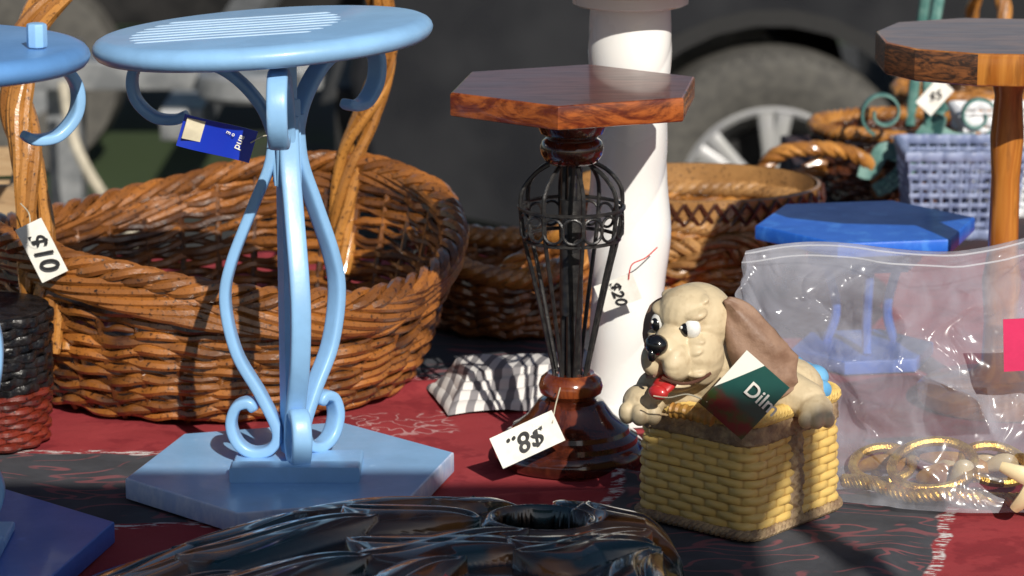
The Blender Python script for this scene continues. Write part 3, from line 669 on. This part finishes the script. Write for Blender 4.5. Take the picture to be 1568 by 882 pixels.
he2=lambda f,s_,z,rf,rs,rz,mat,pitch=0:ell(mb,hp(f,s_,z),(rf,rs,rz),(0,pitch,yaw),mat,nu=20,nv=14)
for sg in (1,-1):
    he2(.0265,sg*.0165,.0060,.0068,.0080,.0088,0); he2(.0312,sg*.0150-.002,.0050,.0035,.0048,.0060,1); he2(.0342,sg*.0150-.0035,.0075,.0011,.0012,.0014,0)
he2(.053,0,-.0055,.0090,.0105,.0090,1,.2); he2(.0585,0,-.013,.004,.0035,.006,1)
he2(.043,.002,-.0400,.0160,.0105,.0050,2,.55); he2(.052,.002,-.0455,.0065,.0092,.0065,2,.6)
mb.obj('eyes_nose_tongue',[M_eyew,M_gblk,M_tong],G)
mb=MB(); tube(mb,cr([hp(.050,.004,-.033),hp(.044,.017,-.037),hp(.034,.026,-.036),hp(.022,.033,-.030)],6),.0014,6); tube(mb,cr([hp(.050,-.004,-.033),hp(.044,-.015,-.037),hp(.034,-.024,-.036)],6),.0014,6); mb.obj('mouth_line',[simple('mouth_brown',(.10,.04,.025))],G)
def ear(P0,wid,name,up=(0,-1,.15)):
    mb=MB(); pts=cr(P0,8); n=len(pts); wv=np.interp(np.linspace(0,1,n),np.linspace(0,1,len(wid)),wid)
    T=np.gradient(pts,axis=0); T/=np.linalg.norm(T,axis=1)[:,None]; V=[]; m=20
    for i in range(n):
        U=np.array(up,float); U-=U.dot(T[i])*T[i]; U/=np.linalg.norm(U); S=np.cross(T[i],U)
        th_=.0048 if 0<i<n-1 else .001
        for j in range(m):
            a=2*math.pi*j/m; q=math.cos(a); V.append(pts[i]+S*wv[i]*q+U*(th_*math.sin(a)-.004*q*q+.0022*math.sin(q*6+i*.25)))
    F=[(i*m+j,i*m+(j+1)%m,(i+1)*m+(j+1)%m,(i+1)*m+j) for i in range(n-1) for j in range(m)]+[tuple(range(m))[::-1],tuple(range((n-1)*m,n*m))]
    mb.add(V,F); return mb.obj(name,[M_ear],G,angle=80)
h=hc
ear([(h.x+.024,h.y-.012,h.z+.026),(h.x+.035,h.y-.018,h.z+.014),(h.x+.046,h.y-.022,h.z-.008),(h.x+.058,h.y-.022,h.z-.027),(h.x+.074,h.y-.018,h.z-.040),(h.x+.083,h.y-.016,h.z-.045)],[.004,.014,.022,.025,.022,.006],'ear_near')
ear([(h.x-.018,h.y+.016,h.z+.022),(h.x-.030,h.y+.018,h.z+.008),(h.x-.034,h.y+.020,h.z-.012),(h.x-.032,h.y+.018,h.z-.03)],[.004,.012,.014,.004],'ear_far',(-.8,-.6,0))
mb=MB(); lob=[(.052,.02,.113,.022,.02,.014),(.062,.008,.116,.013,.014,.011),(.045,.03,.118,.016,.014,.012),(.066,-.008,.109,.010,.012,.009)]
for a,b,c_,d_,e_,f_ in lob: ell(mb,(a,b,c_),(d_,e_,f_),(.3,.2,a*40))
bo=mb.obj('blue_blanket',[M_blcl],G); md=bo.modifiers.new('r','REMESH'); md.mode='VOXEL'; md.voxel_size=.0015; md.use_smooth_shade=True
mb=MB(); pts=cr([(-.062,-.062,.106),(-.045,-.072,.106),(-.028,-.080,.103)],10); sc=.0062*(1+.12*np.sin(np.arange(len(pts))*2.1)); sweep(mb,pts,sect_circle(12),None,False,sc); mb.obj('rope_handle',[simple('ochre_glaze',(.50,.27,.06),(.36,.17,.04),.45,60)],G)
TG=empty('swing_tag',(.1885,-.276,.131),(0,R(0),R(4)))
t=NT('tag_print'); sep=t.n.new('ShaderNodeSeparateXYZ'); t.l.new(t.tc.outputs['Object'],sep.inputs[0])
u=sep.outputs[0]; z=sep.outputs[2]; nn=t.noise(60,3)
green=t.mix(nn,(.003,.045,.046),(.008,.075,.06)); low=t.mix(t.sm(nn,.4,.6),(.11,.010,.010),(.03,.055,.012))
d=t.math('ADD',u,t.math('MULTIPLY',nn,.012)); c=t.mix(t.sm(d,-.010,.002),low,green)
wm=t.sm(t.math('ADD',z,t.math('MULTIPLY',u,.5)),.0185,.019)
c=t.mix(wm,c,(.74,.75,.68)); M_tag=t.fin(c,.3,0,.4)
mb=MB(); sheet(mb,.058,.048,8,8,lambda x,z:-.0015*math.cos(x*60)); tg=mb.obj('card',[M_tag],TG,rot=(0,R(-48),0))
tx=text('Dilm','print',.017,M_cream,TG,(.014,-.0035,-.003),(R(90),R(42),0))
mb=MB(); tube(mb,cr([(-.03,.0,-.005),(-.045,.006,.0),(-.06,.012,-.004),(-.072,.018,-.004)],6),.0006); mb.obj('thread',[M_str],TG)

# ------------------------------------------------------------------ plastic zip bag with trinkets
Bg=empty('plastic_bag',(.385,-.075,0))
t=NT('clear_plastic'); tr=t.n.new('ShaderNodeBsdfTransparent'); tr.inputs[0].default_value=(.90,.91,.94,1); mixs=t.n.new('ShaderNodeMixShader')
fr=t.n.new('ShaderNodeLayerWeight'); fr.inputs[0].default_value=.45
n14=t.noise(9,3,.6,None,1.2); hz=t.sm(n14,.42,.70)
fac=t.math('ADD',t.math('MULTIPLY_ADD',fr.outputs['Facing'],.42,.17),t.math('MULTIPLY',hz,.22),clamp=True)
t.fin((.50,.51,.58),.16,0,0,1.0); t.bump(t.math('ABSOLUTE',t.math('SUBTRACT',t.noise(16,2,.5,None,1.5),.5)),.6,.012)
t.l.new(fac,mixs.inputs[0]); t.l.new(tr.outputs[0],mixs.inputs[1]); t.l.new(t.p.outputs[0],mixs.inputs[2]); t.l.new(mixs.outputs[0],t.out.inputs[0]); M_bag=t.m
def ridge(p): return .5-abs(mn.noise(Vector(p)))
def bagpt(u,v,side):
    W=.36; left=-.176-.014*math.sin(v*3)+.030*math.exp(-((v-.35)/.2)**2)+(.06*(1-v)**2); x=left+(W-(left+.176))*u
    top=.196+.020*u+.006*math.sin(u*9)
    z=top*v
    y0=-.060+.10*v; bulge=(math.sin(math.pi*min(max(u,0),1))**.55)*(math.cos(math.pi/2*v)**.6)*(.72+.28*min(1,v*5))*.062
    wx_,wz_=x+.04*mn.noise(Vector((x*7,z*7,side))),z+.04*mn.noise(Vector((x*7,z*7,5+side)))
    r=.060*ridge((wx_*6+wz_*3,wz_*7-wx_*2,side*2))+.026*ridge((wx_*13+3,wz_*10,side))+.006*ridge((wx_*28,wz_*24+7,side*3))-.024
    fade=min(1,7*u,7*(1-u),7*(1-v)+.12)*min(1,.3+4*v)
    y=y0+side*(bulge+r*fade)+(.012*math.sin(u*9+1)*v)
    return (x+.018*mn.noise(Vector((u*6,v*9,side)))*min(1,9*(1-v)),y,max(.003,z+.020*mn.noise(Vector((u*7,v*5,4+side)))*v*(1-v)*3))
mb=MB(); nu,nv=200,160
for side in (-1,1):
    V=[bagpt(i/nu,j/nv,side) for j in range(nv+1) for i in range(nu+1)]
    F=[(j*(nu+1)+i,j*(nu+1)+i+1,(j+1)*(nu+1)+i+1,(j+1)*(nu+1)+i) for j in range(nv) for i in range(nu)]
    mb.add(V,F)
mb.obj('bag_film',[M_bag],Bg,angle=50)
mb=MB()
for dv in (.955,.99): tube(mb,[tuple(np.array(bagpt(u,dv,-1))+np.array((0,-.001,0))) for u in np.linspace(0,1,90)],.0009,6)
t=NT('zip_plastic'); tr=t.n.new('ShaderNodeBsdfTransparent'); mixs=t.n.new('ShaderNodeMixShader'); mixs.inputs[0].default_value=.35; t.fin((.75,.77,.82),.2); t.l.new(tr.outputs[0],mixs.inputs[1]); t.l.new(t.p.outputs[0],mixs.inputs[2]); t.l.new(mixs.outputs[0],t.out.inputs[0])
mb.obj('zip_seal',[t.m],Bg)
M_pink=simple('pink_card',(.62,.03,.12),(.55,.02,.10),.5,40); mb=MB(); sheet(mb,.060,.045); mb.obj('pink_price_label',[M_pink],Bg,loc=(.055,-.125,.155),rot=(0,R(-3),0))
M_gold=simple('gold_braid',(.45,.22,.03),(.72,.46,.10),.3,120,metal=.7,bump=.6); M_shell=simple('cream_resin',(.55,.40,.20),(.72,.60,.36),.4,40,coat=.3); M_amb=simple('amber_bead',(.28,.10,.02),(.5,.28,.08),.2,40,coat=.6)
mb=MB()
for q in range(4):
    base=cr([(-.095,-.030,.008),(-.075,-.050,.012),(-.045,-.070,.007),(-.01,-.084,.012),(.03,-.090,.009),(.07,-.092,.010),(.1,-.09,.01)],20); n=len(base); a=np.arange(n)*.55+q*math.pi/2
    tube(mb,base+np.stack([0*a,.004*np.cos(a),.004*np.sin(a)],1),.0025,7)
for (cx,cy,cz_,r,rx) in ((-.02,-.050,.028,.036,.3),(.035,-.04,.026,.028,-.3),(-.06,-.02,.020,.026,.2)):
    th=np.linspace(0,2*np.pi,50,endpoint=False); tube(mb,np.stack([cx+r*np.cos(th),cy+r*.6*np.sin(th)+.2*r*np.cos(th)*rx,cz_+r*.42*np.sin(th)+r*rx*.3*np.cos(th)],1),.0045,8,True,up=(0,0,1))
mb.obj('gold_braid',[M_gold],Bg)
mb=MB()
for i in range(14):
    x=random.uniform(-.09,.12); y=random.uniform(-.05,.0); a=random.random()*6; L_=random.uniform(.015,.035)
    pts=cr([(x-L_*math.cos(a),y,.008+.01*random.random()),(x,y-.01,.014+.014*random.random()),(x+L_*math.cos(a),y+.01*math.sin(a),.008+.02*random.random())],8)
    sweep(mb,pts,sect_circle(10,1,.5),(0,0,1),scale=np.sin(np.linspace(.25,2.9,len(pts)))*random.uniform(.007,.012),mat=random.choice((0,0,1)))
mb.obj('shell_trinkets',[M_shell,M_amb],Bg)
mb=MB()
for k2,(cx,cy,cz_,s_) in enumerate(((.058,-.132,.034,.034),(.082,-.125,.022,.026))):
    for i in range(5):
        a=R(90+72*i+14*k2); pts=[(cx,cy,cz_),(cx+s_*.5*math.cos(a),cy-.004,cz_+s_*.5*math.sin(a)),(cx+s_*math.cos(a),cy+.002,cz_+s_*math.sin(a))]
        sweep(mb,cr(pts,5),sect_circle(10,.8,1.2),(0,1,0),scale=np.linspace(.010,.004,11)*.9)
mb.obj('starfish',[M_shell],Bg,loc=(0,0,.006))

# ------------------------------------------------------------------ striped folded cloth
t=NT('striped_cotton'); s_=t.wave(20,.25,t.map(rot=(0,0,.5)),3,'X',1); c=t.mix(t.sm(s_,.50,.62),(.66,.64,.62),(.22,.21,.22)); t.bump(t.noise(200,2),.2,.001); M_strp=t.fin(c,.85,0,0,.2)
Sx=empty('folded_striped_cloth',(.0,.200,0),(0,0,R(14))); nu,nv=90,40; mb=MB()
for lay in range(4):
    V=[];
    for j in range(nv+1):
        for i in range(nu+1):
            x=(i/nu-.5)*.150; y=(j/nv-.5)*(.100-.012*lay); ez=max(0,min(1,12*(j/nv),12*(1-j/nv),14*(i/nu),14*(1-i/nu)))
            z=.003+(.008*(lay+1))*ez**.5+.0015*math.sin(x*60+y*30+lay)+.003*mn.noise(Vector((x*30,y*30,lay)))
            V.append((x+.006*lay,y+.004*lay,max(.001,z)))
    mb.add(V,[(j*(nu+1)+i,j*(nu+1)+i+1,(j+1)*(nu+1)+i+1,(j+1)*(nu+1)+i) for j in range(nv) for i in range(nu)])
mb.obj('folds',[M_strp],Sx,angle=180)

# ------------------------------------------------------------------ parked car
M_body=simple('dark_grey_car_paint',(.016,.017,.021),(.020,.021,.025),.30,3,metal=.2,coat=.6,bump=0); M_rub=simple('tyre_rubber',(.06,.057,.052),(.095,.09,.08),.8,40,bump=.5,bd=.004)
M_all=simple('alloy',(.55,.55,.54),(.45,.45,.46),.35,20,metal=.5,bump=.05); M_glass=simple('dark_glass',(.01,.012,.014),None,.06,5,coat=1,bump=0); M_plas=simple('black_plastic',(.008,.008,.009),None,.6,40)
car=empty('parked_car',(0,0,GZ)); yS=4.06; yE=5.78; wx=(.575,3.2)
def arch(cx,r=.385,n=18): return [(cx+r*math.cos(a),.33+r*math.sin(a)) for a in np.linspace(math.pi+.28,-.28,n)]
pl=[(-.30,.30),(.0,.24)]+arch(wx[0])+[(1.1,.20),(2.6,.20)]+arch(wx[1])+[(3.85,.24),(4.10,.32),(4.14,.55),(4.05,.74),(3.75,.84),(3.0,.95),(.0,1.0),(-.28,.95),(-.36,.60)]
n=len(pl); mb=MB()
V=[(x,yS+(.05 if z>.85 or z<.28 else .0),z) for x,z in pl]+[(x,yE-(.05 if z>.85 or z<.28 else .0),z) for x,z in pl]
F=[tuple(range(n)),tuple(range(n,2*n))[::-1]]+[(i,i+n,(i+1)%n+n,(i+1)%n)for i in range(n)]
mb.add(V,F); cb=mb.obj('body_shell',[M_body],car,angle=30); bv=cb.modifiers.new('b','BEVEL'); bv.width=.02; bv.segments=2; bv.limit_method='ANGLE'; bv.angle_limit=R(50)
mb=MB(); lo=[(-.22,.97),(3.05,.97)]; hi=[(.25,1.42),(2.05,1.42)]
def cab(mb,a,b,y0,y1,mat):
    V=[(a[0][0],yS+y0,a[0][1]),(a[1][0],yS+y0,a[1][1]),(a[1][0],yE-y0,a[1][1]),(a[0][0],yE-y0,a[0][1]),(b[0][0],yS+y1,b[0][1]),(b[1][0],yS+y1,b[1][1]),(b[1][0],yE-y1,b[1][1]),(b[0][0],yE-y1,b[0][1])]
    mb.add(V,[(0,3,2,1),(4,5,6,7),(0,1,5,4),(1,2,6,5),(2,3,7,6),(3,0,4,7)],mat)
cab(mb,lo,hi,.06,.25,0); mb.obj('cabin',[M_body],car,angle=30)
mb=MB()
for x0,x1,u0,u1 in ((.05,.95,.33,1.0),(1.02,1.75,1.05,1.65),(1.82,2.75,1.72,2.0)):
    V=[(x0,yS+.075,1.01),(x1,yS+.075,1.01),(u1,yS+.215,1.36),(u0,yS+.215,1.36)]; mb.add([(a,b-.008,c_) for a,b,c_ in V]+V,[(0,1,2,3),(0,4,5,1),(1,5,6,2),(2,6,7,3),(3,7,4,0)])
mb.obj('side_windows',[M_glass],car,smooth=False)
mb=MB(); box(mb,1.12,2.62,yS-.02,yS+.02,.21,.29,0,.01); box(mb,-.40,-.30,yS+.15,yE-.15,.32,.55,0,.02); box(mb,1.30,1.50,yS-.03,yS-.005,.78,.81,0,.004); mb.obj('sill_and_bumper',[M_plas],car)
mb=MB()
for wc in wx:
    V=[(x,yS-.004,z) for x,z in arch(wc,.42)]+[(x,yS-.004,z) for x,z in arch(wc,.383)][::-1]; mb.add(V,[tuple(range(len(V)))])
mb.obj('arch_trim',[M_plas],car,smooth=False)
def wheel(cx,cy,sgn,name):
    mb=MB(); tp=[(.205,.0),(.225,-.012),(.27,-.022),(.305,-.018),(.322,.0),(.330,.03),(.332,.10),(.330,.17),(.322,.20),(.27,.22),(.205,.20)]
    lathe(mb,tp,96,cap=False)
    for i in range(72): a=2*math.pi*i/72; ell(mb,(.318*math.cos(a),.318*math.sin(a),.0),(.010,.006,.008),(0,0,a),nu=6,nv=4)
    lathe(mb,[(.208,-.004),(.200,-.012),(.190,-.004),(.186,.03),(.180,.15),(.02,.16)],72,mat=1,cap=False)
    lathe(mb,[(.206,.02),(.206,.17)],48,mat=2,cap=False)
    for i in range(7):
        for dd in (-.11,.11):
            a=2*math.pi*i/7+.25; p=(.035*math.cos(a),.035*math.sin(a),.005); q=(.194*math.cos(a+dd),.194*math.sin(a+dd),.0)
            sweep(mb,[p,((p[0]+q[0])/2,(p[1]+q[1])/2,-.004),q],sect_rect(.012,.017,.5,10),(0,0,1),scale=[1.1,.9,1.1],mat=1)
    lathe(mb,[(.05,.02),(.055,-.002),(.045,-.012),(.02,-.016)],32,mat=1)
    lathe(mb,[(.02,.10),(.14,.10),(.14,.12),(.02,.12)],32,mat=2)
    o=mb.obj(name,[M_rub,M_all,M_plas],car,angle=35); o.location=(cx,cy,.33); o.rotation_euler=(R(-90) if sgn>0 else R(90),0,0)
for i,x in enumerate(wx): wheel(x,yS-.035,1,'wheel_near_%d'%i); wheel(x,yE+.0,-1,'wheel_far_%d'%i)

# ------------------------------------------------------------------ trailer
tr=empty('utility_trailer',(0,0,GZ)); M_galv=simple('galvanised_steel',(.40,.41,.42),(.2,.21,.22),.4,15,metal=.5); M_dk=simple('dark_steel_panel',(.008,.008,.009),(.016,.015,.015),.5,8,metal=.2)
mb=MB(); box(mb,-3.2,-.42,6.1,7.6,.42,.95,0,.01); mb.obj('box_body',[M_dk],tr)
mb=MB(); box(mb,-1.05,-.40,3.75,3.85,.62,.68,0,.01); box(mb,-.75,-.66,3.8,6.1,.50,.57,0,.01); box(mb,-1.0,-.93,3.86,3.95,.0,.7,0,.01); lathe(mb,[(.10,-.03),(.11,-.02),(.11,.02),(.10,.03)],30,(-.55,3.72,.64)); box(mb,-3.1,-.5,6.06,6.1,.90,.96,0,.01)
mb.obj('drawbar',[M_galv],tr,angle=25)
mb=MB(); tube(mb,cr([(-.94,3.7,.64),(-.90,3.6,.52),(-.82,3.6,.38),(-.70,3.6,.24),(-.5,3.65,.14)],10),.012,8); mb.obj('cable',[simple('cream_cable',(.5,.45,.35))],tr)
for i,x in enumerate((-2.4,-1.4)):
    mb=MB(); lathe(mb,[(.12,0),(.2,-.02),(.28,-.01),(.29,.05),(.29,.12),(.2,.15)],48,mat=0,cap=False); lathe(mb,[(.2,.0),(.19,.03),(.02,.05)],32,mat=1,cap=False)
    o=mb.obj('trailer_wheel_%d'%i,[M_rub,M_galv],tr); o.location=(x,6.0,.29); o.rotation_euler=(R(-90),0,0)
mb=MB(); ell(mb,(-.78,6.0,1.05),(.32,.3,.09)); mb.obj('green_tarp',[simple('green_tarp',(.03,.16,.05),(.05,.22,.08),.6,6)],tr)
